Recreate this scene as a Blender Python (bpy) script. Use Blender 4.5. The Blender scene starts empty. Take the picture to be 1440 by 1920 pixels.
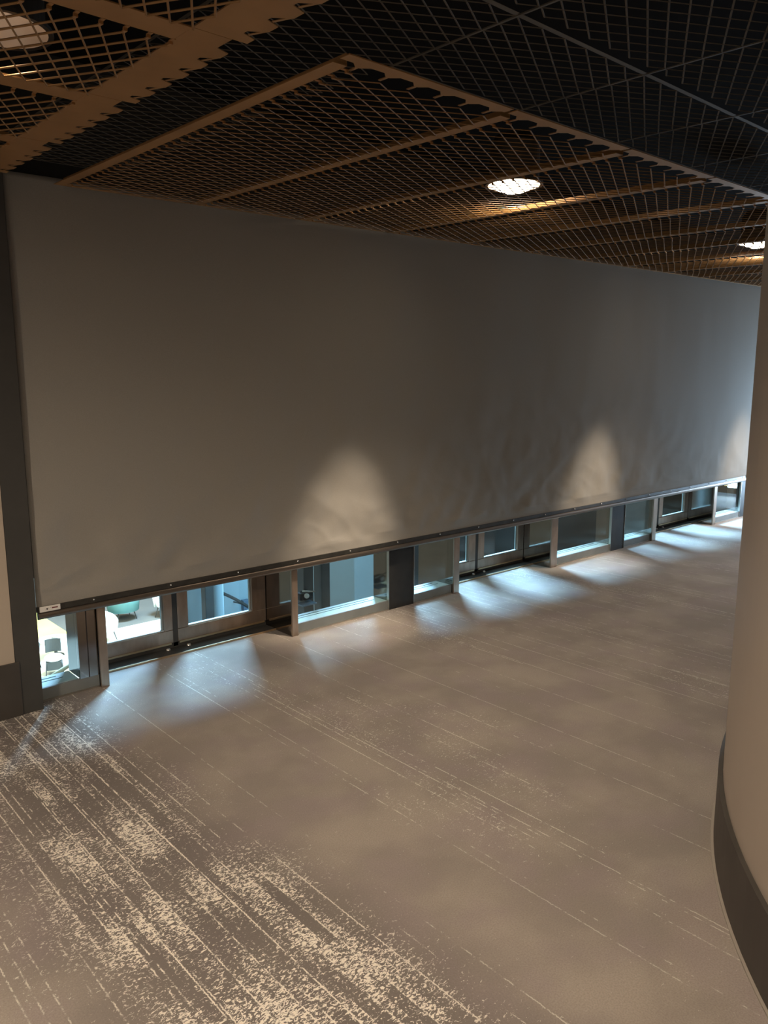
import bpy, bmesh, math, random
from mathutils import Vector, Matrix, noise
import numpy as np

random.seed(7)
S = bpy.context.scene
COL = S.collection

# ------------------------------------------------------------------ camera
PITCH = math.atan(243 / 1440.0)
YAW = math.radians(47.92)
cam_d = bpy.data.cameras.new('camera')
cam_d.sensor_fit = 'HORIZONTAL'
cam_d.sensor_width = 36.0
cam_d.lens = 36.0 * 1440.0 / 1440.0
cam_d.clip_start = 0.05
cam_d.clip_end = 200
cam = bpy.data.objects.new('camera', cam_d)
COL.objects.link(cam)
cam.location = (0, 0, 2.0)
fw = Vector((math.cos(YAW) * math.cos(PITCH), math.sin(YAW) * math.cos(PITCH), -math.sin(PITCH)))
rt = Vector((math.sin(YAW), -math.cos(YAW), 0))
up = rt.cross(fw)
cam.matrix_world = Matrix(((rt.x, up.x, -fw.x, 0), (rt.y, up.y, -fw.y, 0), (rt.z, up.z, -fw.z, 2.0), (0, 0, 0, 1)))
S.camera = cam

# ------------------------------------------------------------------ world, view, lights
S.view_settings.view_transform = 'Standard'
S.view_settings.look = 'None'
S.view_settings.exposure = 0.0
S.view_settings.gamma = 1.0
S.view_settings.use_curve_mapping = False
w = bpy.data.worlds.new('world')
S.world = w
w.use_nodes = True
w.node_tree.nodes['Background'].inputs[0].default_value = (1.0, 0.83, 0.68, 1)
w.node_tree.nodes['Background'].inputs[1].default_value = 0.29


def light(name, kind, loc, target, energy, color, size=0.1, size_y=None, angle=60, blend=0.6):
    d = bpy.data.lights.new(name, kind)
    d.energy = energy
    d.color = color
    if kind == 'AREA':
        d.size = size
        if size_y:
            d.shape = 'RECTANGLE'
            d.size_y = size_y
    else:
        d.shadow_soft_size = size
    if kind == 'SPOT':
        d.spot_size = math.radians(angle)
        d.spot_blend = blend
    o = bpy.data.objects.new(name, d)
    COL.objects.link(o)
    o.location = loc
    o.rotation_euler = (Vector(target) - Vector(loc)).to_track_quat('-Z', 'Y').to_euler()
    return o


WARM = (1.0, 0.83, 0.64)
BLUE = (0.42, 0.67, 1.0)
# daylight of the tall atrium glazing beyond the doors
light('atrium_skylight', 'AREA', (12.0, 16.5, 11.2), (5.0, 4.6, 0.0), 29000, BLUE, 6, 5)
# daylight from the window at the right end of the corridor
light('corridor_window_light', 'AREA', (13.6, 4.2, 1.0), (11.2, 4.55, 0.75), 200, (0.50, 0.74, 1.0), 0.7, 1.7)
light('atrium_fill_light', 'AREA', (6.4, 6.3, 4.2), (6.5, 6.9, 0.0), 250, (0.62, 0.84, 1.0), 5, 1.2)  # added fill that brightens the atrium wall, no such fixture
# ceiling light of the lounge on the lower level
light('lounge_light', 'AREA', (8.0, 19.5, -1.6), (8.0, 20.0, -5.0), 950, (1.0, 0.93, 0.78), 7, 7)
# downlights: over the shade row (aimed at its foot) and further back over the lobby
for dx, dy, tx in ((4.15, 3.34, 3.87), (7.95, 3.36, 7.43), (11.5, 3.40, 11.2)):
    light('downlight_lamp', 'SPOT', (dx, dy, 3.185 + 0.021 * (dx - 4)), (tx, 4.8, 0.32), 700, WARM, 0.08, angle=29, blend=1.0)
    light('downlight_lamp', 'SPOT', (dx, dy, 3.185 + 0.021 * (dx - 4)), (dx, 2.9, 0), 190, WARM, 0.04, angle=105, blend=1.0)
light('downlight_lamp', 'SPOT', (0.95, 2.94, 3.15), (1.2, 2.9, 0), 22, WARM, 0.04, angle=70, blend=1.0)
light('lobby_lamp', 'SPOT', (1.1, 0.5, 2.95), (1.5, 1.9, 0), 260, WARM, 0.12, angle=115, blend=1.0)
light('lobby_lamp', 'SPOT', (-1.6, 2.2, 2.95), (0.0, 3.2, 0), 330, WARM, 0.12, angle=125, blend=1.0)


# ------------------------------------------------------------------ materials
def mat(name, color, rough=0.6, metal=0.0, spec=0.5, emit=None, estr=0.0):
    m = bpy.data.materials.new(name)
    m.use_nodes = True
    b = m.node_tree.nodes['Principled BSDF']
    b.inputs['Base Color'].default_value = (*color, 1)
    b.inputs['Roughness'].default_value = rough
    b.inputs['Metallic'].default_value = metal
    b.inputs['Specular IOR Level'].default_value = spec
    if emit:
        b.inputs['Emission Color'].default_value = (*emit, 1)
        b.inputs['Emission Strength'].default_value = estr
    return m


class NT:
    """small helper for writing node maths"""
    def __init__(s, m):
        s.t = m.node_tree
        s.n = s.t.nodes
        s.l = s.t.links
        s.bsdf = s.n['Principled BSDF']

    def _in(s, sock, v):
        if isinstance(v, bpy.types.NodeSocket):
            s.l.new(v, sock)
        else:
            sock.default_value = v

    def math(s, op, a, b=0.0, c=0.0, clamp=False):
        n = s.n.new('ShaderNodeMath')
        n.operation = op
        n.use_clamp = clamp
        s._in(n.inputs[0], a)
        s._in(n.inputs[1], b)
        s._in(n.inputs[2], c)
        return n.outputs[0]

    def ramp(s, v, a, b, c=0.0, d=1.0):
        n = s.n.new('ShaderNodeMapRange')
        n.interpolation_type = 'SMOOTHSTEP'
        s._in(n.inputs[0], v)
        for i, x in enumerate((a, b, c, d)):
            s._in(n.inputs[1 + i], x)
        return n.outputs[0]

    def vec(s, x, y, z=0.0):
        n = s.n.new('ShaderNodeCombineXYZ')
        s._in(n.inputs[0], x)
        s._in(n.inputs[1], y)
        s._in(n.inputs[2], z)
        return n.outputs[0]

    def noise(s, v, scale, detail=2.0, rough=0.5, dist=0.0):
        n = s.n.new('ShaderNodeTexNoise')
        s._in(n.inputs['Vector'], v)
        n.inputs['Scale'].default_value = scale
        n.inputs['Detail'].default_value = detail
        n.inputs['Roughness'].default_value = rough
        n.inputs['Distortion'].default_value = dist
        return n.outputs[0]

    def white(s, v):
        n = s.n.new('ShaderNodeTexWhiteNoise')
        n.noise_dimensions = '1D'
        s._in(n.inputs['W'], v)
        return n.outputs[0]

    def mix(s, f, a, b):
        n = s.n.new('ShaderNodeMix')
        n.data_type = 'RGBA'
        s._in(n.inputs[0], f)
        s._in(n.inputs[6], a if isinstance(a, bpy.types.NodeSocket) else (*a, 1))
        s._in(n.inputs[7], b if isinstance(b, bpy.types.NodeSocket) else (*b, 1))
        return n.outputs[2]

    def pos(s):
        n = s.n.new('ShaderNodeTexCoord')
        x = s.n.new('ShaderNodeSeparateXYZ')
        s.l.new(n.outputs['Object'], x.inputs[0])
        return n.outputs['Object'], x.outputs[0], x.outputs[1], x.outputs[2]

    def color(s, v):
        s.l.new(v, s.bsdf.inputs['Base Color'])

    def bump(s, h, strength=0.3, dist=0.01):
        n = s.n.new('ShaderNodeBump')
        n.inputs['Strength'].default_value = strength
        n.inputs['Distance'].default_value = dist
        s.l.new(h, n.inputs['Height'])
        s.l.new(n.outputs[0], s.bsdf.inputs['Normal'])


def carpet_material():
    m = mat('carpet', (0.1, 0.09, 0.08), 0.95, spec=0.15)
    t = NT(m)
    P, x, y, z = t.pos()
    # where the worn pale pattern is woven densely
    wob = t.math('MULTIPLY', t.math('SUBTRACT', t.noise(P, 0.8, 2), 0.5), 0.7)
    xw = t.math('ADD', x, wob)
    band = t.ramp(t.math('ABSOLUTE', t.math('SUBTRACT', xw, 1.22)), 0.22, 0.72, 1.0, 0.0)
    band2 = t.math('MULTIPLY', t.ramp(t.noise(t.vec(t.math('MULTIPLY', x, 1.3), t.math('MULTIPLY', y, 0.5), 4.0), 1.0, 1), 0.45, 0.65), 0.42)
    dens = t.math('MAXIMUM', band, band2)
    ci = t.math('FLOOR', t.math('DIVIDE', x, 0.047))
    colv = t.noise(t.vec(t.math('MULTIPLY', ci, 9.7), t.math('MULTIPLY', y, 1.5), 2.0), 1.0, 1)
    big = t.noise(t.vec(t.math('MULTIPLY', x, 3.2), t.math('MULTIPLY', y, 1.9), 1.0), 1.0, 2)
    patch = t.ramp(t.math('ADD', t.math('MULTIPLY', colv, 0.45), t.math('MULTIPLY', big, 0.55)), 0.36, 0.62)
    dens_s = t.math('MULTIPLY', dens, t.math('ADD', t.math('MULTIPLY', patch, 0.82), 0.18))
    # short scribbled marks running across the weave
    sc = t.noise(t.vec(t.math('MULTIPLY', x, 60.0), t.math('MULTIPLY', y, 104.0)), 1.0, 3, 0.6, 1.2)
    thr = t.math('SUBTRACT', 0.690, t.math('MULTIPLY', dens_s, 0.225))
    marks = t.ramp(t.math('SUBTRACT', sc, thr), 0.0, 0.045)
    # long broken threads running towards the doors, frayed at their edges
    fray = t.noise(t.vec(t.math('MULTIPLY', x, 30.0), t.math('MULTIPLY', y, 120.0), 7.0), 1.0, 2, 0.6)
    xj = t.math('ADD', x, t.math('MULTIPLY', t.math('SUBTRACT', fray, 0.5), 0.012))
    lines = None
    for sp, off, keep in ((0.061, 0.0, 0.26), (0.097, 0.037, 0.36)):
        q = t.math('DIVIDE', t.math('ADD', xj, off), sp)
        idx = t.math('FLOOR', q)
        fr = t.math('ABSOLUTE', t.math('SUBTRACT', t.math('FRACT', q), 0.5))
        wid = t.ramp(fr, 0.0009 / sp, 0.0036 / sp, 1.0, 0.0)
        on = t.math('GREATER_THAN', t.white(t.math('ADD', idx, off * 100)), t.math('SUBTRACT', 1.0 - keep, t.math('MULTIPLY', dens, 0.45)))
        brk = t.noise(t.vec(t.math('MULTIPLY', idx, 7.31), t.math('MULTIPLY', y, 17.0)), 1.0, 4, 0.7)
        brk2 = t.noise(t.vec(t.math('MULTIPLY', idx, 3.7), t.math('MULTIPLY', y, 0.8)), 1.0, 1)
        v = t.ramp(t.math('ADD', brk, t.math('MULTIPLY', t.math('SUBTRACT', brk2, 0.5), 0.7)), 0.44, 0.58)
        v = t.math('MULTIPLY', t.math('MULTIPLY', wid, on), v)
        lines = v if lines is None else t.math('MAXIMUM', lines, v)
    lines = t.math('MULTIPLY', lines, t.math('ADD', 0.36, t.math('MULTIPLY', dens, 0.56)))
    marks = t.math('MULTIPLY', marks, t.math('ADD', 0.30, t.math('MULTIPLY', dens, 0.62)))
    pale = t.math('MAXIMUM', marks, lines)
    # mottled ground
    g1 = t.ramp(t.noise(P, 2.3, 3), 0.35, 0.65)
    g2 = t.ramp(t.noise(t.vec(t.math('ADD', x, 9.0), y), 3.1, 3), 0.42, 0.68)
    fine = t.noise(P, 160.0, 2)
    base = t.mix(g1, (0.265, 0.228, 0.200), (0.345, 0.297, 0.255))
    base = t.mix(t.math('MULTIPLY', g2, 0.45), base, (0.285, 0.228, 0.232))
    base = t.mix(t.math('MULTIPLY', t.ramp(fine, 0.3, 0.75), 0.40), base, (0.185, 0.155, 0.135))
    base = t.mix(t.math('MULTIPLY', band, 0.72), base, (0.115, 0.100, 0.093))
    t.color(t.mix(pale, base, (0.84, 0.77, 0.66)))
    t.bump(t.math('ADD', fine, t.math('MULTIPLY', pale, 0.6)), 0.35, 0.004)
    return m


def noisy(name, c1, c2, scale, rough, metal=0.0, stretch=(1, 1, 1), bump=0.0, spec=0.5, detail=3):
    m = mat(name, c1, rough, metal, spec)
    t = NT(m)
    P, x, y, z = t.pos()
    v = t.vec(t.math('MULTIPLY', x, stretch[0]), t.math('MULTIPLY', y, stretch[1]), t.math('MULTIPLY', z, stretch[2]))
    n = t.noise(v, scale, detail)
    t.color(t.mix(t.ramp(n, 0.3, 0.7), c1, c2))
    if bump:
        t.bump(n, bump, 0.005)
    return m


def glass_material():
    m = bpy.data.materials.new('clear_glass')
    m.use_nodes = True
    nt = m.node_tree
    nt.nodes.clear()
    out = nt.nodes.new('ShaderNodeOutputMaterial')
    mx = nt.nodes.new('ShaderNodeMixShader')
    tr = nt.nodes.new('ShaderNodeBsdfTransparent')
    gl = nt.nodes.new('ShaderNodeBsdfGlossy')
    lw = nt.nodes.new('ShaderNodeLayerWeight')
    lw.inputs[0].default_value = 0.5
    pw = nt.nodes.new('ShaderNodeMath')
    pw.operation = 'POWER'
    pw.inputs[1].default_value = 4.0
    nt.links.new(lw.outputs['Facing'], pw.inputs[0])
    fr = nt.nodes.new('ShaderNodeMath')
    fr.operation = 'MULTIPLY_ADD'
    fr.inputs[1].default_value = 0.6
    fr.inputs[2].default_value = 0.035
    nt.links.new(pw.outputs[0], fr.inputs[0])
    tr.inputs[0].default_value = (0.80, 0.90, 0.89, 1)
    gl.inputs[0].default_value = (0.9, 0.95, 0.95, 1)
    gl.inputs['Roughness'].default_value = 0.02
    nt.links.new(fr.outputs[0], mx.inputs[0])
    nt.links.new(tr.outputs[0], mx.inputs[1])
    nt.links.new(gl.outputs[0], mx.inputs[2])
    nt.links.new(mx.outputs[0], out.inputs[0])
    return m


M = {}
M['carpet'] = carpet_material()
M['glass'] = glass_material()
M['fabric'] = noisy('shade_fabric', (0.275, 0.255, 0.225), (0.305, 0.283, 0.250), 300, 0.9, stretch=(1, 1, 1), bump=0.08, spec=0.2)
M['hem_dark'] = noisy('hem_dark_metal', (0.030, 0.028, 0.024), (0.045, 0.042, 0.036), 20, 0.42, 0.3)
M['hem_bronze'] = noisy('hem_bronze_metal', (0.17, 0.14, 0.115), (0.20, 0.165, 0.135), 8, 0.34, 0.85, stretch=(1, 30, 30))
M['bronze'] = noisy('brushed_bronze', (0.30, 0.235, 0.185), (0.40, 0.315, 0.25), 5, 0.34, 0.75, stretch=(3, 3, 1))
M['dark_mirror'] = noisy('polished_dark_metal', (0.24, 0.225, 0.21), (0.29, 0.27, 0.25), 3, 0.08, 1.0)
M['dark_panel'] = noisy('dark_panel', (0.022, 0.021, 0.019), (0.030, 0.028, 0.025), 10, 0.55, spec=0.3)
M['edge_metal'] = mat('edge_trim_metal', (0.55, 0.54, 0.50), 0.3, 1.0)
M['brass'] = mat('brass_strip', (0.80, 0.62, 0.40), 0.35, 1.0)
M['sill_grey'] = noisy('sill_grey', (0.15, 0.16, 0.155), (0.18, 0.19, 0.185), 5, 0.5)
M['sill_white'] = noisy('sill_white', (0.50, 0.54, 0.54), (0.55, 0.59, 0.58), 5, 0.5)
M['groove'] = mat('sill_groove', (0.05, 0.06, 0.06), 0.6)
M['wall'] = noisy('wall_paint_beige', (0.44, 0.37, 0.30), (0.47, 0.40, 0.325), 1.2, 0.7, spec=0.3)
M['curve'] = noisy('curved_wall_paint', (0.42, 0.355, 0.295), (0.445, 0.378, 0.312), 0.8, 0.55, spec=0.35)
M['base'] = noisy('baseboard_vinyl', (0.050, 0.043, 0.037), (0.060, 0.052, 0.045), 6, 0.5, spec=0.4)
M['jamb'] = noisy('jamb_dark_grey', (0.048, 0.046, 0.042), (0.058, 0.055, 0.050), 6, 0.55, spec=0.4)
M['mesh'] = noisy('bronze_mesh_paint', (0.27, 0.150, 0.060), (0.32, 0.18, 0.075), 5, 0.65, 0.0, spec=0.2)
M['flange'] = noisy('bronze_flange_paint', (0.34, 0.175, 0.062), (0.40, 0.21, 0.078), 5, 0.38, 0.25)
M['unlit_mesh'] = noisy('unlit_bronze_mesh', (0.105, 0.09, 0.068), (0.125, 0.105, 0.08), 5, 0.7, 0.0, spec=0.15)  # same bronze mesh, darkened in colour where the lamps do not reach
M['slab'] = mat('ceiling_black', (0.012, 0.010, 0.008), 0.95, spec=0.05)
M['housing'] = mat('lamp_housing', (0.05, 0.045, 0.04), 0.5, 0.5)
M['reflector'] = mat('lamp_reflector', (0.75, 0.66, 0.58), 0.35, 0.6)
M['lens'] = mat('lamp_lens', (0.9, 0.8, 0.7), 0.4, emit=(1.0, 0.84, 0.62), estr=22)
M['lens_dim'] = mat('lamp_lens_inner', (0.9, 0.8, 0.7), 0.4, emit=(1.0, 0.80, 0.60), estr=5)
M['white'] = mat('white_plastic', (0.72, 0.68, 0.63), 0.5)
M['ink'] = mat('black_ink', (0.02, 0.015, 0.015), 0.7)
M['ink_red'] = mat('dark_red_ink', (0.16, 0.05, 0.045), 0.7)
M['screw'] = mat('screw_steel', (0.80, 0.76, 0.70), 0.25, 0.8)
M['atrium'] = noisy('atrium_paint_blue_grey', (0.40, 0.50, 0.53), (0.44, 0.54, 0.57), 0.6, 0.8)
M['atrium_dark'] = noisy('atrium_unlit_wall', (0.018, 0.022, 0.024), (0.026, 0.030, 0.032), 0.5, 0.6)
M['post'] = noisy('dark_post_metal', (0.060, 0.056, 0.050), (0.08, 0.075, 0.067), 3, 0.5, 0.3)
M['cream'] = noisy('cream_tile', (0.80, 0.76, 0.66), (0.86, 0.82, 0.72), 0.8, 0.5)
M['brown_carpet'] = noisy('brown_lounge_carpet', (0.13, 0.11, 0.095), (0.16, 0.135, 0.115), 0.9, 0.9)
M['yellow'] = noisy('yellow_rug', (0.85, 0.62, 0.14), (0.90, 0.68, 0.2), 0.8, 0.9)
M['teal'] = noisy('teal_upholstery', (0.10, 0.25, 0.25), (0.13, 0.29, 0.285), 3, 0.8)
M['cushion'] = mat('white_upholstery', (0.84, 0.82, 0.76), 0.8)
M['char'] = mat('charcoal_upholstery', (0.085, 0.082, 0.075), 0.8)
M['leg'] = mat('dark_leg', (0.06, 0.055, 0.05), 0.5)
M['steel_blue'] = mat('blue_grey_upholstery', (0.14, 0.20, 0.27), 0.8)
M['pale_wood'] = mat('pale_handrail', (0.72, 0.64, 0.42), 0.5)


# ------------------------------------------------------------------ mesh helpers
def box(bm, x0, y0, z0, x1, y1, z1):
    v = [bm.verts.new(p) for p in ((x0, y0, z0), (x1, y0, z0), (x1, y1, z0), (x0, y1, z0), (x0, y0, z1), (x1, y0, z1), (x1, y1, z1), (x0, y1, z1))]
    for f in ((0, 3, 2, 1), (4, 5, 6, 7), (0, 1, 5, 4), (1, 2, 6, 5), (2, 3, 7, 6), (3, 0, 4, 7)):
        bm.faces.new([v[i] for i in f])


def tube(bm, pts, r, n=10, cap=True):
    pts = [Vector(p) for p in pts]
    rings = []
    for i, p in enumerate(pts):
        d = (pts[min(i + 1, len(pts) - 1)] - pts[max(i - 1, 0)]).normalized()
        a = d.cross(Vector((0, 0, 1)))
        if a.length < 1e-3:
            a = Vector((1, 0, 0))
        a.normalize()
        b = d.cross(a)
        rr = r[i] if isinstance(r, (list, tuple)) else r
        rings.append([bm.verts.new(p + rr * (math.cos(2 * math.pi * k / n) * a + math.sin(2 * math.pi * k / n) * b)) for k in range(n)])
    for A, B in zip(rings, rings[1:]):
        for k in range(n):
            bm.faces.new((A[k], A[(k + 1) % n], B[(k + 1) % n], B[k]))
    if cap:
        bm.faces.new(rings[0][::-1])
        bm.faces.new(rings[-1])


def lathe(bm, prof, cx=0, cy=0, n=28, close=False):
    rings = [[bm.verts.new((cx + r * math.cos(2 * math.pi * k / n), cy + r * math.sin(2 * math.pi * k / n), z)) for k in range(n)] for r, z in prof]
    for A, B in zip(rings, rings[1:]):
        for k in range(n):
            bm.faces.new((A[k], A[(k + 1) % n], B[(k + 1) % n], B[k]))
    if close:
        bm.faces.new(rings[0][::-1])
        bm.faces.new(rings[-1])


def obj(name, bm, m, parent=None, smooth=False, bevel=0.0):
    me = bpy.data.meshes.new(name)
    bmesh.ops.recalc_face_normals(bm, faces=bm.faces)
    bm.to_mesh(me)
    bm.free()
    o = bpy.data.objects.new(name, me)
    COL.objects.link(o)
    me.materials.append(m)
    if smooth:
        for p in me.polygons:
            p.use_smooth = True
    if bevel:
        b = o.modifiers.new('bevel', 'BEVEL')
        b.width = bevel
        b.segments = 2
        b.limit_method = 'ANGLE'
    if parent:
        o.parent = parent
    return o


def boxo(name, dims, m, parent=None, bevel=0.0):
    bm = bmesh.new()
    if isinstance(dims[0], (int, float)):
        dims = [dims]
    for d in dims:
        box(bm, *d)
    return obj(name, bm, m, parent, bevel=bevel)


def tag(o, label, cat, group=None, kind=None):
    o['label'] = label
    o['category'] = cat
    if group:
        o['group'] = group
    if kind:
        o['kind'] = kind
    return o


def empty(name, loc=(0, 0, 0), rz=0.0):
    o = bpy.data.objects.new(name, None)
    COL.objects.link(o)
    o.empty_display_size = 0.1
    o.location = loc
    o.rotation_euler = (0, 0, rz)
    return o


def struct(o, label, cat):
    return tag(o, label, cat, kind='structure')


def copy_tree(o, parent=None):
    c = o.copy()
    COL.objects.link(c)
    if parent:
        c.parent = parent
    for ch in list(o.children):
        copy_tree(ch, c)
    return c


# ------------------------------------------------------------------ room shell
YG, YS, YD = 4.885, 4.795, 5.22       # glazing front, shade, door plane
struct(boxo('floor', (-3, -3, -0.25, 14.0, 5.12, 0.0), M['carpet']), 'grey brown lobby carpet with worn pale streaks running to the doors', 'floor')
struct(boxo('ceiling', (-3, -3, 3.95, 14.0, 5.6, 4.1), M['slab']), 'black ceiling void above the bronze mesh panels', 'ceiling')
struct(boxo('wall_left', (-3, 4.76, 0.0, 1.305, 5.3, 3.95), M['wall']), 'beige painted wall left of the roller shade', 'wall')
struct(boxo('baseboard_left', (-3, 4.745, 0.0, 1.326, 4.758, 0.34), M['base'], bevel=0.003), 'tall dark baseboard under the beige wall on the left', 'baseboard')
struct(boxo('trim_1', [(1.307, 4.755, 0.0, 1.448, 5.3, 3.95)], M['jamb']), 'dark grey jamb beside the left edge of the shade', 'trim')


def curved_wall():
    cx, cy, R = 4.494, -1.437, 3.05
    a0, a1, n = math.radians(40), math.radians(262), 120

    def arc(r0, r1, z0, z1, bm):
        rows = []
        for k in range(n + 1):
            a = a0 + (a1 - a0) * k / n
            c, s = math.cos(a), math.sin(a)
            rows.append([bm.verts.new((cx + r * c, cy + r * s, z)) for r, z in ((r1, z0), (r1, z1), (r0, z1), (r0, z0))])
        for A, B in zip(rows, rows[1:]):
            for j in range(4):
                bm.faces.new((A[j], B[j], B[(j + 1) % 4], A[(j + 1) % 4]))
        bm.faces.new(rows[0])
        bm.faces.new(rows[-1][::-1])
    bm = bmesh.new()
    arc(R - 0.15, R, 0.0, 3.02, bm)
    struct(obj('wall_right', bm, M['curve'], smooth=False), 'beige curved wall along the right side of the lobby', 'wall')
    bm = bmesh.new()
    arc(R + 0.001, R + 0.02, 0.0, 0.30, bm)
    struct(obj('baseboard_right', bm, M['base']), 'dark curved baseboard at the foot of the beige curved wall', 'baseboard')
    bm = bmesh.new()
    arc(R + 0.0205, R + 0.032, 0.0, 0.006, bm)
    struct(obj('trim_2', bm, mat('carpet_edge', (0.30, 0.26, 0.22), 0.8)), 'thin pale carpet edging along the curved baseboard', 'trim')


curved_wall()

# ------------------------------------------------------------------ glazed front: fins, piers, windows, doors
FINS = [(1.850, 1.905), (3.395, 3.452), (5.275, 5.350), (6.825, 6.940), (8.985, 9.075), (10.670, 10.755)]
fin_words = ['beside the first window, nearest the left wall', 'right of the first pair of doors', 'left of the middle pair of doors', 'right of the middle pair of doors', 'left of the furthest pair of doors', 'right of the furthest pair of doors']
tn = 3
for (x0, x1), wd in zip(FINS, fin_words):
    o = boxo('trim_%d' % tn, (x0, 4.845, 0.0, x1, 4.862, 3.0), M['bronze'], bevel=0.002)
    struct(o, 'brushed bronze upright ' + wd, 'trim')
    boxo('return_panel', (x0 + 0.002, 4.862, 0.0, x1 - 0.002, 5.33, 3.0), M['dark_mirror'], o)
    tn += 1
PIERS = [(1.725, 1.850, 'in the first window bay beside its bronze upright', 'dark_mirror'), (4.458, 4.761, 'splitting the second window bay', 'dark_panel'),
         (8.055, 8.350, 'splitting the third window bay', 'dark_panel'), (11.60, 12.3, 'at the far right end of the glazing', 'dark_panel')]
for x0, x1, wd, mm in PIERS:
    z0 = 0.086 if x0 < 2 else 0.0
    o = boxo('trim_%d' % tn, (x0, 4.872, z0, x1, 4.892, 3.0), M[mm])
    struct(o, 'dark metal pier ' + wd, 'trim')
    boxo('return_panel', (x0 + 0.001, 4.893, z0, x1 - 0.001, 5.08, 3.0), M['dark_mirror'], o)
    boxo('edge_strip', [(x0 - 0.006, 4.868, z0, x0 - 0.0005, 4.895, 3.0), (x1 + 0.0005, 4.868, z0, x1 + 0.006, 4.895, 3.0)] if x0 > 2 else [(x0 + 0.058, 4.868, z0, x0 + 0.062, 4.8715, 3.0)], M['edge_metal'] if x0 > 2 else M['ink'], o)
    tn += 1
# transom between the glass below and the wall behind the shade
struct(boxo('trim_%d' % tn, (1.45, 4.90, 0.80, 12.3, 5.08, 0.90), M['dark_panel']), 'dark transom hidden behind the shade hem', 'trim')
tn += 1

WIN = [(1.450, 1.850, 1.725), (3.452, 4.458, None), (4.761, 5.275, None), (6.940, 8.055, None), (8.350, 8.985, None), (10.755, 11.60, None)]
win_words = ['first window bay at the left end, looking down on the bright lounge', 'wide window between the first doors and the dark pier', 'narrow window right of the nearer dark pier',
             'wide window right of the middle doors', 'narrow window right of the further dark pier', 'last window at the far right end']
for i, ((x0, x1, xg), wd) in enumerate(zip(WIN, win_words)):
    z = 0.085
    o = boxo('window_%d' % (i + 1), (x0 + 0.001, 4.875, 0.0, x1 - 0.001, 4.895, z), M['sill_grey'])
    struct(o, wd, 'window')
    xe = (xg or x1) - 0.001
    boxo('window_sill', (x0 + 0.001, 4.896, 0.02, x1 - 0.001 if not xg else xe + 0.0, 5.085, z - 0.002), M['sill_white'], o)
    boxo('sill_groove', [(x0 + 0.02, 5.035, z - 0.0015, xe - 0.10, 5.043, z + 0.0005), (x0 + 0.02, 4.99, z - 0.0015, xe - 0.07, 4.995, z + 0.0005)], M['groove'], o)
    boxo('sill_nosing', (x0 + 0.001, 4.868, 0.0, x1 - 0.001, 4.8745, 0.012), M['edge_metal'], o)
    boxo('glass_pane', (x0 + 0.002, 4.9, z, xe, 4.906, 0.80), M['glass'], o)

DOORS = [(1.907, 2.560, 2.490, None), (2.600, 3.393, 3.260, 2.690), (5.352, 6.010, 5.905, None), (6.050, 6.823, 6.720, 6.152), (9.077, 9.790, 9.690, None), (9.835, 10.668, 10.560, 9.935)]
door_words = ['left leaf of the nearest glass doors, lounge seen through it', 'right leaf of the nearest glass doors, pale atrium seen through it', 'left leaf of the middle glass doors', 'right leaf of the middle glass doors',
              'left leaf of the furthest glass doors', 'right leaf of the furthest glass doors']
for i, ((x0, x1, gr, gl), wd) in enumerate(zip(DOORS, door_words)):
    left = gl is None
    gl = gl if gl else x0 + 0.10
    o = boxo('door_%d' % (i + 1), (x0, YD, 0.05, x1, YD + 0.045, 0.150), M['bronze'], bevel=0.003)
    struct(o, 'bronze framed glass door, ' + wd, 'door')
    boxo('stile', (x0, YD, 0.1505, gl, YD + 0.045, 2.4), M['bronze'], o, 0.003)
    boxo('stile', (gr, YD, 0.1505, x1, YD + 0.045, 2.4), M['bronze'], o, 0.003)
    boxo('glazing_bead', [(gl, YD + 0.008, 0.151, gr, YD + 0.037, 0.161)], M['sill_white'], o)
    boxo('glazing_bead', [(gr - 0.012, YD + 0.026, 0.1615, gr - 0.0005, YD + 0.037, 2.4)], M['sill_white'], o)
    boxo('glass_pane', (gl, YD + 0.018, 0.1615, gr - 0.013, YD + 0.025, 2.4), M['glass'], o)
    if not left:
        boxo('gap_strip', (x0 - 0.039, YD + 0.004, 0.02, x0 - 0.001, YD + 0.03, 2.4), M['jamb'], o)  # dark strip added to keep light out of the gap between leaves
    boxo('door_sweep', (x0 + 0.005, YD - 0.008, 0.040, x1 - 0.02, YD - 0.0005, 0.054), M['brass'], o)
    bm = bmesh.new()
    px = x1 - 0.06 if left else x0 + 0.07
    lathe(bm, [(0.0, 0.026), (0.014, 0.024), (0.018, 0.013), (0.018, 0.0125)], px, YD - 0.03, 16)
    obj('pivot_cap', bm, M['screw'], o, True)
for k, (xa, xb) in enumerate(((1.906, 3.394), (5.351, 6.824), (9.076, 10.669))):
    o = boxo('trim_%d' % tn, (xa, 5.085, -0.05, xb, 5.40, 0.010), M['jamb'])
    struct(o, 'dark metal threshold under the ' + ('nearest', 'middle', 'furthest')[k] + ' pair of doors', 'trim')
    boxo('under_door_strip', (xa, YD + 0.004, 0.0105, xb, YD + 0.04, 0.049), M['jamb'], o)  # added dark strip, stops light showing under the doors
    boxo('threshold_edge', (xa, 5.078, 0.0, xb, 5.0848, 0.013), M['brass'], o)
    tn += 1
    o = boxo('trim_%d' % tn, (xa, YD - 0.01, 2.40, xb, 5.33, 3.3), M['dark_panel'])
    struct(o, 'dark panel above the ' + ('nearest', 'middle', 'furthest')[k] + ' pair of doors', 'trim')
    tn += 1
struct(boxo('trim_%d' % tn, [(1.45, 5.081, 0.90, 12.3, 5.10, 3.95)], M['dark_panel']), 'dark lining behind the shade above the glass', 'trim')
tn += 1

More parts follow.
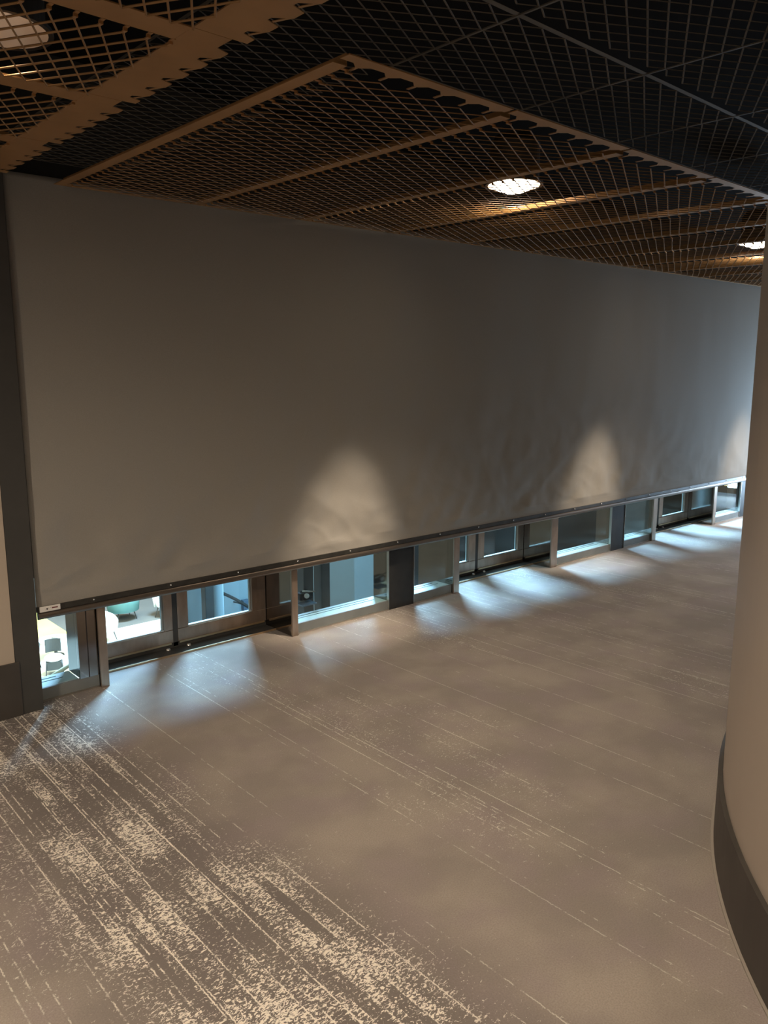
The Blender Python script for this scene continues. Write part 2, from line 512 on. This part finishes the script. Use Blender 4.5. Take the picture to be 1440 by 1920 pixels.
# ------------------------------------------------------------------ roller shade
CA, CB, CC = 2.943, 0.021, 0.030      # the suspended ceiling leans slightly
XA, XB = 1.462, 11.585
shade = empty('roller_shade', (0, 0, 0))
tag(shade, 'wide taupe fabric roller shade lowered almost to the floor before the glass doors', 'roller shade')


def fabric():
    nx, nz = 420, 150
    z0 = 0.640
    verts = []
    for j in range(nz + 1):
        fz = (j / nz) ** 1.6
        for i in range(nx + 1):
            x = XA + (XB - XA) * i / nx
            z = z0 + (CA + CB * x + CC * YS + 0.05 - z0) * fz
            low = math.exp(-(z - z0) / 0.55) * (1.0 if x < 6 else max(0.25, 1.0 - (x - 6) * 0.22))
            hem = min(1.0, (z - z0) / 0.10)
            d = 0.010 * (noise.noise(Vector((x * 0.9, z * 0.35, 3.1)))) + 0.004 * noise.noise(Vector((x * 2.6, z * 0.8, 8.0)))
            # diagonal pulls and puckers above the hem
            d += hem * low * (0.042 * noise.noise(Vector((x * 2.4 + z * 2.2, z * 2.6 - x * 0.9, 1.7))) + 0.025 * noise.noise(Vector((x * 5.0 - z * 2.0, z * 4.5 + x, 5.0))) + 0.005 * noise.noise(Vector((x * 11.0, z * 7.0 - x, 2.0))))
            r1 = abs(noise.noise(Vector((x * 1.9 - z * 2.6, z * 1.6 + x * 1.1, 11.0))))
            r2 = abs(noise.noise(Vector((x * 2.7 + z * 2.9, z * 2.1 - x * 1.4, 17.0))))
            d -= hem * low * (0.011 * max(0.0, 1 - r1 * 4) + 0.007 * max(0.0, 1 - r2 * 4))
            d -= 0.0012 * max(0.0, 1 - abs(z - 0.700) / 0.003) + 0.0012 * max(0.0, 1 - abs(z - 0.711) / 0.003)
            d += 0.0022 * math.sin((z * 0.9 + x * 0.5) * 5 + 2 * noise.noise(Vector((x * .6, z * .6, 0))))
            d *= min(1.0, (x - XA) / 0.05 + 0.2) * min(1.0, (XB - x) / 0.05 + 0.2)
            verts.append((x, YS + d * 0.75 * (0.25 + 0.75 * hem), z))
    faces = []
    for j in range(nz):
        for i in range(nx):
            a = j * (nx + 1) + i
            faces.append((a, a + 1, a + nx + 2, a + nx + 1))
    me = bpy.data.meshes.new('fabric')
    me.from_pydata(verts, [], faces)
    me.materials.append(M['fabric'])
    for p in me.polygons:
        p.use_smooth = True
    o = bpy.data.objects.new('fabric', me)
    COL.objects.link(o)
    o.parent = shade
    sl = o.modifiers.new('solid', 'SOLIDIFY')
    sl.thickness = 0.002
    return o


fabric()
hem = boxo('hem_bar', (XA, YS - 0.010, 0.606, XB, YS + 0.010, 0.641), M['hem_dark'], shade, 0.002)
bm = bmesh.new()
rows = []
for x in (XA + 0.004, XB - 0.004):
    ring = []
    for k in range(17):
        a = math.pi / 2 + math.pi * k / 16
        ring.append(bm.verts.new((x, YS - 0.002 + 0.016 * math.cos(a), 0.583 + 0.0225 * math.sin(a))))
    ring.append(bm.verts.new((x, YS + 0.010, 0.5605)))
    ring.append(bm.verts.new((x, YS + 0.010, 0.6055)))
    rows.append(ring)
for k in range(19):
    bm.faces.new((rows[0][k], rows[0][(k + 1) % 19], rows[1][(k + 1) % 19], rows[1][k]))
bm.faces.new(rows[0])
bm.faces.new(rows[1][::-1])
hb = obj('bottom_rail', bm, M['hem_bronze'], shade)
hb['label'] = 'rounded bronze rail under the dark hem bar'
proto = None
for i in range(19):
    x = 1.811 + 0.5335 * i
    if proto is None:
        bm = bmesh.new()
        bmesh.ops.create_uvsphere(bm, u_segments=12, v_segments=8, radius=0.006)
        proto = obj('screw', bm, M['screw'], hem, True)
        proto['label'] = 'bright screw head'
        sc = proto
    else:
        sc = proto.copy()
        COL.objects.link(sc)
        sc.parent = hem
    sc.location = (x, YS - 0.011, 0.627)
tg = boxo('name_plate', (1.474, YS - 0.016, 0.607, 1.600, YS - 0.0105, 0.642), M['white'], hem, 0.002)
tg['label'] = 'small off white plate with dark marks at the left end'
bm = bmesh.new()
for (a, b, c, d) in ((1.516, 0.618, 1.523, 0.630), (1.507, 0.6195, 1.511, 0.6205), (1.527, 0.6265, 1.531, 0.6285)):
    box(bm, a, YS - 0.0166, b, c, YS - 0.0161, d)
obj('printed_mark', bm, M['ink'], tg)
boxo('printed_mark', [(1.548, YS - 0.0166, 0.622, 1.584, YS - 0.0161, 0.6305), (1.538, YS - 0.0166, 0.6285, 1.5425, YS - 0.0161, 0.6305)], M['ink_red'], tg)
boxo('end_cap', (XB - 0.055, YS - 0.017, 0.612, XB + 0.004, YS - 0.0105, 0.648), M['white'], hem, 0.002)

# ------------------------------------------------------------------ expanded metal ceiling panels


def zc(x, y):
    return CA + CB * x + CC * y


PU, PV = 0.86, 2.66                   # panel width and length
STRAND = 0.0062
DU, DV = 0.1343, 0.0730               # diamond pitch


def strand(V, F, p, q, wdt, thick, lean=0.0):
    p = np.array(p, float)
    q = np.array(q, float)
    d = q - p
    d /= np.linalg.norm(d)
    n = np.cross(d, (0, 0, 1.0))
    n /= np.linalg.norm(n)
    u2 = np.array((0, 0, 1.0)) + n * lean
    u2 /= np.linalg.norm(u2)
    n2 = np.cross(u2, d)
    b = len(V)
    for c in (p, q):
        for s, t in ((-1, -1), (1, -1), (1, 1), (-1, 1)):
            V.append(tuple(c + n2 * s * wdt / 2 + u2 * t * thick / 2))
    for k in range(4):
        F.append((b + k, b + (k + 1) % 4, b + 4 + (k + 1) % 4, b + 4 + k))


def mesh_data(name, V, F, m):
    me = bpy.data.meshes.new(name)
    me.from_pydata(V, [], F)
    me.materials.append(m)
    me.update()
    return me


def panel_meshes(pu, pv, mat_mesh, mat_flange, tag_, side=0.060, style='plain'):
    """u across the panel, v along it; front edge at v = 0"""
    V, F = [], []
    u0 = side + (0.036 if style != 'dim' else 0.0)
    v0 = {'row': 0.115, 'saw': 0.20, 'dim': 0.013}[style]
    nu = int(round((pu - u0 - 0.004) / DU * 2))
    nv = int((pv - v0 - (0.013 if style == 'dim' else 0.05)) / DV * 2)
    hu = (pu - u0 - 0.004) / nu
    hv = DV / 2

    def node(i, j):
        return (u0 + i * hu, v0 + j * hv, -0.008 if style != 'dim' else 0.0)
    for j in range(nv):
        for i in range(nu + 1):
            if (i + j) % 2:
                continue
            for di in (-1, 1):
                k = i + di
                if 0 <= k <= nu:
                    strand(V, F, node(i, j), node(k, j + 1), STRAND, 0.0030, 0.5 * di)
    me_mesh = mesh_data('mesh_' + tag_, V, F, mat_mesh)
    V, F = [], []

    def bx(a, b):
        k = len(V)
        (x0, y0, z0), (x1, y1, z1) = a, b
        V.extend([(x0, y0, z0), (x1, y0, z0), (x1, y1, z0), (x0, y1, z0), (x0, y0, z1), (x1, y0, z1), (x1, y1, z1), (x0, y1, z1)])
        for f in ((0, 3, 2, 1), (4, 5, 6, 7), (0, 1, 5, 4), (1, 2, 6, 5), (2, 3, 7, 6), (3, 0, 4, 7)):
            F.append(tuple(k + i for i in f))

    def plate(q, z0, z1):
        b = len(V)
        V.extend([(x, y, z0) for x, y in q] + [(x, y, z1) for x, y in q])
        for f in ((0, 3, 2, 1), (4, 5, 6, 7), (0, 1, 5, 4), (1, 2, 6, 5), (2, 3, 7, 6), (3, 0, 4, 7)):
            F.append(tuple(b + k for k in f))
    # side flange: flat band with an upright web, joined to the mesh by little ties
    ys = {'row': 0.085, 'saw': 0.20, 'dim': 0.0}[style]
    bx((0.0, ys, -0.001), (side, pv, 0.003))
    if style != 'dim':
        bx((side - 0.004, ys, 0.0031), (side - 0.0005, pv, 0.040))
        for j in range(0, nv + 1, 2):
            y = v0 + j * hv
            bx((side - 0.002, y - 0.006, -0.002), (u0 - 0.012, y + 0.006, 0.001))
            bx((u0 - 0.018, y - 0.006, -0.010), (u0 - 0.010, y + 0.006, -0.0021))
            bx((u0 - 0.0099, y - 0.005, -0.010), (u0 + 0.008, y + 0.005, -0.006))
    me_side = mesh_data('side_' + tag_, V, F, mat_flange)
    # front flange: flat band whose edge breaks into triangles
    V, F = [], []
    if style == 'row':
        bx((0.0, 0.0, 0.0), (pu - 0.022, 0.048, 0.004))
        for i in range(0, nu + 1, 2):
            x = u0 + i * hu
            plate([(max(0, x - 0.040), 0.0475), (min(pu - 0.022, x + 0.040), 0.0475), (x + 0.010, 0.075), (x - 0.010, 0.075)], 0.0005, 0.0035)
            plate([(x - 0.006, 0.0745), (x + 0.006, 0.0745), (x + 0.006, v0 + 0.004), (x - 0.006, v0 + 0.004)], 0.0005, 0.0035)
    elif style == 'saw':
        bx((0.0, 0.065, 0.0), (pu - 0.002, 0.198, 0.004))
        for i in range(0, nu + 2, 2):
            x = u0 + i * hu
            a, b2 = max(0.0, x - 0.060), min(pu - 0.002, x + 0.050)
            if b2 - a > 0.05:
                plate([(a, 0.0655), (b2, 0.0655), (min(b2, x + 0.010), 0.012), (max(a, x - 0.040), 0.012)], 0.0005, 0.0035)
                if x + 0.074 < pu:
                    plate([(x + 0.006, 0.022), (x + 0.008, 0.012), (x + 0.074, 0.040), (x + 0.070, 0.048)], 0.001, 0.003)
    else:
        bx((side, 0.0, 0.0), (pu - 0.003, 0.012, 0.003))
    me_front = mesh_data('front_' + tag_, V, F, mat_flange)
    V, F = [], []
    bx((0.0 if style == 'dim' else side, pv - (0.012 if style == 'dim' else 0.045), -0.002), (pu - 0.012, pv - (0.002 if style == 'dim' else 0.0), -0.0012))
    me_back = mesh_data('back_' + tag_, V, F, mat_flange)
    return me_mesh, me_side, me_front, me_back


def place_panel(me, loc, rot, label, group, slope):
    root = empty('mesh_panel', loc)
    ex, ey = slope
    # u and v axes in the leaning ceiling plane
    u = Vector((math.cos(rot), math.sin(rot), 0))
    v = Vector((-math.sin(rot), math.cos(rot), 0))
    u.z = ex * u.x + ey * u.y
    v.z = ex * v.x + ey * v.y
    u.normalize()
    v.normalize()
    n = u.cross(v)
    root.matrix_world = Matrix(((u.x, v.x, n.x, loc[0]), (u.y, v.y, n.y, loc[1]), (u.z, v.z, n.z, loc[2]), (0, 0, 0, 1)))
    tag(root, label, 'ceiling panel', group)
    for nm, d in zip(('mesh', 'side_flange', 'front_flange', 'back_flange'), me):
        o = bpy.data.objects.new(nm, d)
        COL.objects.link(o)
        o.parent = root
    return root


ordinal = ['first', 'second', 'third', 'fourth', 'fifth', 'sixth', 'seventh', 'eighth', 'ninth', 'tenth', 'eleventh', 'twelfth', 'thirteenth', 'fourteenth']
bronze_me = panel_meshes(PU, PV, M['mesh'], M['flange'], 'bronze', 0.060, 'row')
for i in range(12):
    x = 1.715 + PU * i
    note = {2: ', lit by a downlight', 7: ', by the curved wall'}.get(i, '')
    place_panel(bronze_me, (x, 2.065, zc(x, 2.065)), 0.0, 'bronze expanded mesh ceiling panel, %s from the left above the shade%s' % (ordinal[i], note), 'bronze mesh panels in the row along the shade', (CB, CC))
# row at the upper left, turned a quarter so their front edges face the gap
left_me = panel_meshes(0.80, 2.4, M['mesh'], M['flange'], 'left', 0.115, 'saw')
names = ['nearest the shade', 'holding the round downlight', 'third from the shade', 'fourth from the shade']
for i in range(4):
    y = 3.82 - 0.80 * i
    x = 1.440
    # u runs along +Y, v along -X
    place_panel(left_me, (x, y, zc(x, y)), math.radians(90), 'bronze expanded mesh ceiling panel at upper left, ' + names[i], 'bronze mesh panels at the upper left', (CB, CC))
# unlit bronze panels, shade put into their colour, a little higher: the strip between the two rows, and the field towards the camera
unlit_me = panel_meshes(0.79, 1.70, M['unlit_mesh'], M['unlit_mesh'], 'dim', 0.010, 'dim')
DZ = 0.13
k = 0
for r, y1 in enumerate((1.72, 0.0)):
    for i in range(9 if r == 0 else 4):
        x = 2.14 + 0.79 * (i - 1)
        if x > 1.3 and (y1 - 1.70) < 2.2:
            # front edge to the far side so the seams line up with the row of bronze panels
            place_panel(unlit_me, (x, y1 - 1.70 + (0.0), zc(x, y1 - 1.70) + DZ), 0.0,
                        'bronze mesh ceiling panel darkened as unlit, %s from the left in the %s row' % (ordinal[i], ('upper', 'nearest')[r]), 'unlit mesh panels right of the bronze row', (CB, CC))
strip_me = panel_meshes(0.79, 3.06, M['unlit_mesh'], M['unlit_mesh'], 'strip', 0.010, 'dim')
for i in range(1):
    place_panel(strip_me, (1.35, 1.72, zc(1.35, 1.72) + DZ), 0.0, 'bronze mesh ceiling panel darkened as unlit in the gap between the two bronze groups', None, (CB, CC))
edge_me = panel_meshes(0.79, 0.62, M['unlit_mesh'], M['unlit_mesh'], 'edge', 0.010, 'dim')
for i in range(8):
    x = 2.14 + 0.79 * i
    place_panel(edge_me, (x, 1.72, zc(x, 1.72) + DZ), 0.0, 'short bronze mesh ceiling panel darkened as unlit, %s from the left beside the bronze row' % ordinal[i], 'short unlit mesh panels beside the bronze row', (CB, CC))


# ------------------------------------------------------------------ recessed downlights above the mesh
def downlight(loc, label, flush):
    root = empty('downlight', loc)
    tag(root, label, 'downlight', 'recessed downlights above the mesh')
    bm = bmesh.new()
    lathe(bm, [(0.135, 0.0), (0.150, 0.0), (0.150, 0.012), (0.128, 0.016), (0.128, 0.20), (0.10, 0.24), (0.0, 0.24)], n=36)
    obj('housing', bm, M['housing'], root, False)
    bm = bmesh.new()
    lathe(bm, [(0.134, 0.001), (0.122, 0.03), (0.10, 0.09), (0.062, 0.16)], n=36)
    obj('reflector', bm, M['reflector'], root, True)
    bm = bmesh.new()
    root.scale = (1.25, 1.25, 1.25) if flush else (1.1, 1.1, 1.1)
    if flush:
        lathe(bm, [(0.0, -0.034), (0.05, -0.030), (0.09, -0.014), (0.115, 0.006), (0.124, 0.026)], n=36)
    else:
        lathe(bm, [(0.0, 0.150), (0.04, 0.152), (0.064, 0.158)], n=36)
    obj('lens', bm, M['lens'] if flush else M['lens_dim'], root, True)


downlight((4.15, 3.34, zc(4.15, 3.34) + 0.125), 'glowing round downlight behind the mesh over the middle of the shade', True)
downlight((7.95, 3.36, zc(7.95, 3.36) + 0.125), 'glowing round downlight at the right edge beside the curved wall', True)
downlight((0.93, 2.95, zc(0.93, 2.95) + 0.115), 'large pale round downlight behind the mesh at the upper left corner', False)

# ------------------------------------------------------------------ atrium beyond the glass
struct(boxo('wall_atrium', (4.62, 9.0, -5.2, 8.55, 9.3, 0.55), M['atrium']), 'blue grey atrium wall seen through the doors', 'wall')
struct(boxo('wall_atrium_unlit', (8.551, 9.0, -5.2, 30, 9.3, 1.6), M['atrium_dark']), 'atrium wall beyond the further glass doors, darkened as unlit', 'wall')  # light falling off along the wall is put into this dark colour
struct(boxo('wall_screen', (4.80, 7.2, -5.2, 6.0, 7.3, 3.9), M['atrium']), 'grey blue screen wall standing beyond the wide window', 'wall')
struct(boxo('wall_screen', (8.3, 7.2, -5.2, 9.4, 7.3, 3.9), M['atrium_dark']), 'dark screen wall standing beyond the window right of the middle doors', 'wall')
o = boxo('lower_floor', (-4, 10, -5.3, 24, 20.95, -5.0), M['cream'])
struct(o, 'pale cream floor of the lounge one level down', 'floor')
o = boxo('lower_floor', (-4, 20.951, -5.3, 24, 40, -5.0), M['brown_carpet'])
struct(o, 'grey brown carpet of the lounge one level down', 'floor')
tag(boxo('rug', (5.6, 20.97, -4.999, 7.35, 24.6, -4.985), M['yellow']), 'bright yellow rug on the lower lounge floor', 'rug')
# dark mullions just outside the wide window
for x0, x1, wd in ((4.046, 4.156, 'left of the two'), (4.249, 4.350, 'right of the two')):
    tag(boxo('steel_post', (x0, 5.58, -5.0, x1, 5.70, 3.2), M['post'], bevel=0.004), 'dark steel post outside the wide window, ' + wd, 'post', 'steel posts outside the window')
tag(boxo('steel_post', (4.60, 8.45, -5.0, 4.72, 8.56, 1.5), M['post'], bevel=0.005), 'dark steel post seen through the right leaf of the nearest doors', 'post')
bm = bmesh.new()
tube(bm, [(4.86, 8.6, -5.0), (4.86, 8.6, 1.2)], 0.075, 20)
tag(obj('round_column', bm, M['atrium'], smooth=True), 'pale round column beside the dark post in the atrium', 'column')
# curved dark handrail on the atrium wall
hr = empty('curved_handrail', (4.8, 8.6, -0.9))
tag(hr, 'curved dark handrail sweeping down across the pale atrium wall', 'handrail')
pts = []
for k in range(17):
    t = k / 16
    pts.append((-0.05 + 0.62 * t, 0.10 + 0.05 * math.sin(t * 3.1), 0.26 - 0.20 * t - 0.16 * t * t + 0.13 * (1 - t) ** 2 * 0))
bm = bmesh.new()
tube(bm, pts, 0.022, 10)
obj('rail', bm, M['post'], hr, True)
for k in (3, 9, 15):
    bm = bmesh.new()
    tube(bm, [pts[k], (pts[k][0], 0.40, pts[k][2] - 0.02)], 0.010, 8)
    obj('wall_bracket', bm, M['post'], hr, True)
tag(boxo('control_box', (5.445, 8.93, -1.13, 5.54, 8.998, -0.98), M['steel_blue'], bevel=0.004), 'small dark box on the pale atrium wall', 'box')
# black bracket with round knob, fixed to the left post
br = empty('bracket', (4.04, 5.50, 0.08))
tag(br, 'black bracket with a pale round knob on the post beyond the wide window', 'bracket')
bm = bmesh.new()
box(bm, -0.10, -0.01, -0.035, 0.045, 0.079, 0.035)
obj('body', bm, M['ink'], br, bevel=0.012)
bm = bmesh.new()
box(bm, -0.11, -0.06, -0.075, 0.05, 0.06, -0.060)
obj('lower_plate', bm, M['steel_blue'], br, bevel=0.004)
bm = bmesh.new()
tube(bm, [(-0.09, -0.03, 0.065), (0.05, -0.03, 0.035)], 0.007, 8)
obj('lever', bm, M['edge_metal'], br, True)
bm = bmesh.new()
bmesh.ops.create_uvsphere(bm, u_segments=20, v_segments=12, radius=0.024, matrix=Matrix.Translation((-0.045, -0.03, 0.012)))
obj('knob', bm, M['white'], br, True)
# pale sloping handrail close to the first window
hr = empty('stair_handrail', (2.2, 7.0, 0))
tag(hr, 'pale yellow sloping handrail seen through the leftmost window', 'handrail')
bm = bmesh.new()
tube(bm, [(-0.25, 0, -0.775), (0.42, 0, -0.485)], 0.020, 12)
obj('rail', bm, M['pale_wood'], hr, True)
bm = bmesh.new()
tube(bm, [(-0.2, 0, -0.76), (-0.2, 0, -2.0)], 0.010, 8)
tube(bm, [(0.40, 0, -0.50), (0.40, 0, -2.0)], 0.010, 8)
obj('baluster', bm, M['pale_wood'], hr, True)
# linear lamp beyond the last window
t_ = empty('linear_lamp', (20.7, 8.944, -0.72))
tag(t_, 'thin warm linear lamp glowing beyond the last window', 'lamp')
boxo('lamp_strip', (-0.35, 0, 0, 0.45, 0.05, 0.03), mat('linear_lamp_glow', (0.9, 0.8, 0.5), 0.5, emit=(1.0, 0.72, 0.35), estr=0.8), t_)
boxo('lamp_tray', (-0.36, -0.005, 0.031, 0.46, 0.055, 0.05), M['post'], t_)


# ------------------------------------------------------------------ lounge furniture one level down
def side_chair(loc, rz, label):
    r = empty('lounge_chair', loc, rz)
    tag(r, label, 'chair')
    bm = bmesh.new()
    lathe(bm, [(0.0, 0.40), (0.22, 0.40), (0.26, 0.43), (0.26, 0.47), (0.22, 0.51), (0.0, 0.525)], n=26)
    obj('seat', bm, M['cushion'], r, True)
    bm = bmesh.new()
    n = 9
    for k in range(n):
        a0 = math.radians(50 + 80 * k / n)
        a1 = math.radians(50 + 80 * (k + 1) / n)
        q = []
        for rr in (0.30, 0.33):
            for a in (a0, a1):
                for z in (0.54, 0.92):
                    q.append(bm.verts.new((rr * math.cos(a), rr * math.sin(a), z)))
        for f in ((0, 1, 3, 2), (4, 6, 7, 5), (1, 5, 7, 3), (0, 2, 6, 4), (0, 4, 5, 1), (2, 3, 7, 6)):
            bm.faces.new([q[i] for i in f])
    bmesh.ops.remove_doubles(bm, verts=bm.verts, dist=1e-4)
    obj('backrest', bm, M['char'], r)
    boxo('apron', (-0.20, -0.20, 0.14, 0.20, 0.20, 0.395), M['char'], r, 0.02)
    for sx in (-1, 1):
        for sy in (-1, 1):
            bm = bmesh.new()
            tube(bm, [(0.19 * sx, 0.19 * sy, 0.39), (0.23 * sx, 0.23 * sy, 0.0)], [0.02, 0.013], 8)
            obj('leg', bm, M['leg'], r, True)
    return r


def tub_chair(loc, rz, m, label, w=0.42):
    r = empty('tub_chair', loc, rz)
    tag(r, label, 'armchair')
    bm = bmesh.new()
    lathe(bm, [(0.0, 0.30), (w - 0.10, 0.30), (w - 0.06, 0.34), (w - 0.06, 0.42), (w - 0.10, 0.46), (0.0, 0.47)], n=26)
    obj('seat', bm, m, r, True)
    bm = bmesh.new()
    n = 20
    rows = []
    for k in range(n + 1):
        a = math.radians(-25 + 230 * k / n)
        top = 0.60 + 0.20 * math.sin(math.pi * k / n)
        c, s = math.cos(a), math.sin(a)
        rows.append([bm.verts.new((rr * c, rr * s, z)) for rr, z in ((w - 0.055, 0.28), (w - 0.01, 0.28), (w + 0.03, top - 0.03), (w + 0.01, top), (w - 0.03, top - 0.02))])
    for A, B in zip(rows, rows[1:]):
        for j in range(5):
            bm.faces.new((A[j], B[j], B[(j + 1) % 5], A[(j + 1) % 5]))
    bm.faces.new(rows[0])
    bm.faces.new(rows[-1][::-1])
    obj('backrest', bm, m, r, True)
    for sx in (-1, 1):
        for sy in (-1, 1):
            bm = bmesh.new()
            tube(bm, [(0.22 * sx, 0.22 * sy, 0.31), (0.29 * sx, 0.29 * sy, 0.0)], [0.02, 0.011], 8)
            obj('leg', bm, M['leg'], r, True)
    return r


def round_table(loc, label, top_r=0.35, h=0.62, m=None):
    r = empty('round_table', loc)
    tag(r, label, 'table')
    bm = bmesh.new()
    lathe(bm, [(0.0, h - 0.03), (top_r - 0.02, h - 0.03), (top_r, h - 0.015), (top_r, h), (0.0, h + 0.002)], n=28)
    obj('tabletop', bm, m or M['cushion'], r, True)
    bm = bmesh.new()
    lathe(bm, [(0.20, 0.0), (0.20, 0.02), (0.04, 0.04), (0.035, h - 0.031)], n=18)
    obj('pedestal', bm, M['leg'], r, True)
    return r


face = math.atan2(-20, -6.5) + math.pi / 2      # furniture turned to face the glass
ch = side_chair((6.0, 18.65, -5.0), face, 'charcoal backed chair with a white round seat, seen through the leftmost window')
ch.scale = (0.86, 0.86, 0.86)
round_table((6.45, 19.85, -5.0), 'low white round table behind the charcoal backed chair', 0.42, 0.45)
bm = bmesh.new()
lathe(bm, [(0.03, 0.0), (0.055, 0.01), (0.085, 0.07), (0.085, 0.10), (0.075, 0.10), (0.07, 0.07), (0.03, 0.02)], n=20)
bw = obj('bowl', bm, mat('bowl_glaze', (0.45, 0.36, 0.30), 0.3), None, True)
bw.location = (6.43, 19.80, -5.0 + 0.4525)
tag(bw, 'small brown bowl on the white round table', 'bowl')
round_table((6.62, 18.42, -5.0), 'round table with a dark pedestal right of the charcoal backed chair', 0.30, 0.66)
tub_chair((5.48, 19.35, -5.0), face + 0.8, M['char'], 'dark tub chair at the left edge of the leftmost window')
tub_chair((9.10, 21.75, -5.0), face + 3.4, M['teal'], 'teal tub armchair on thin dark legs, seen through the nearest doors', 0.46)
tub_chair((7.75, 20.05, -5.0), face + 0.5, M['cushion'], 'white tub chair left of the teal armchair')
tub_chair((10.25, 21.15, -5.0), face - 0.6, M['cushion'], 'white tub chair right of the teal armchair')
o = empty('ottoman', (10.15, 20.45, -5.0))
tag(o, 'blue grey ottoman in front of the right white tub chair', 'ottoman')
boxo('cushion', (-0.28, -0.28, 0.08, 0.28, 0.28, 0.42), M['steel_blue'], o, 0.04)
boxo('plinth', (-0.24, -0.24, 0.0, 0.24, 0.24, 0.079), M['leg'], o)
o = empty('sofa', (11.2, 24.2, -5.0), face)
tag(o, 'grey sofa at the back of the lounge behind the teal armchair', 'sofa')
boxo('seat', (-1.1, -0.45, 0.10, 1.1, 0.40, 0.45), M['steel_blue'], o, 0.05)
boxo('backrest', (-1.1, 0.25, 0.451, 1.1, 0.48, 0.95), M['char'], o, 0.05)
for sx in (-1, 1):
    boxo('armrest', (1.101 * sx if sx > 0 else -1.28, -0.45, 0.10, 1.28 if sx > 0 else -1.101, 0.48, 0.66), M['char'], o, 0.04)
boxo('plinth', (-1.2, -0.40, 0.0, 1.2, 0.42, 0.099), M['leg'], o)
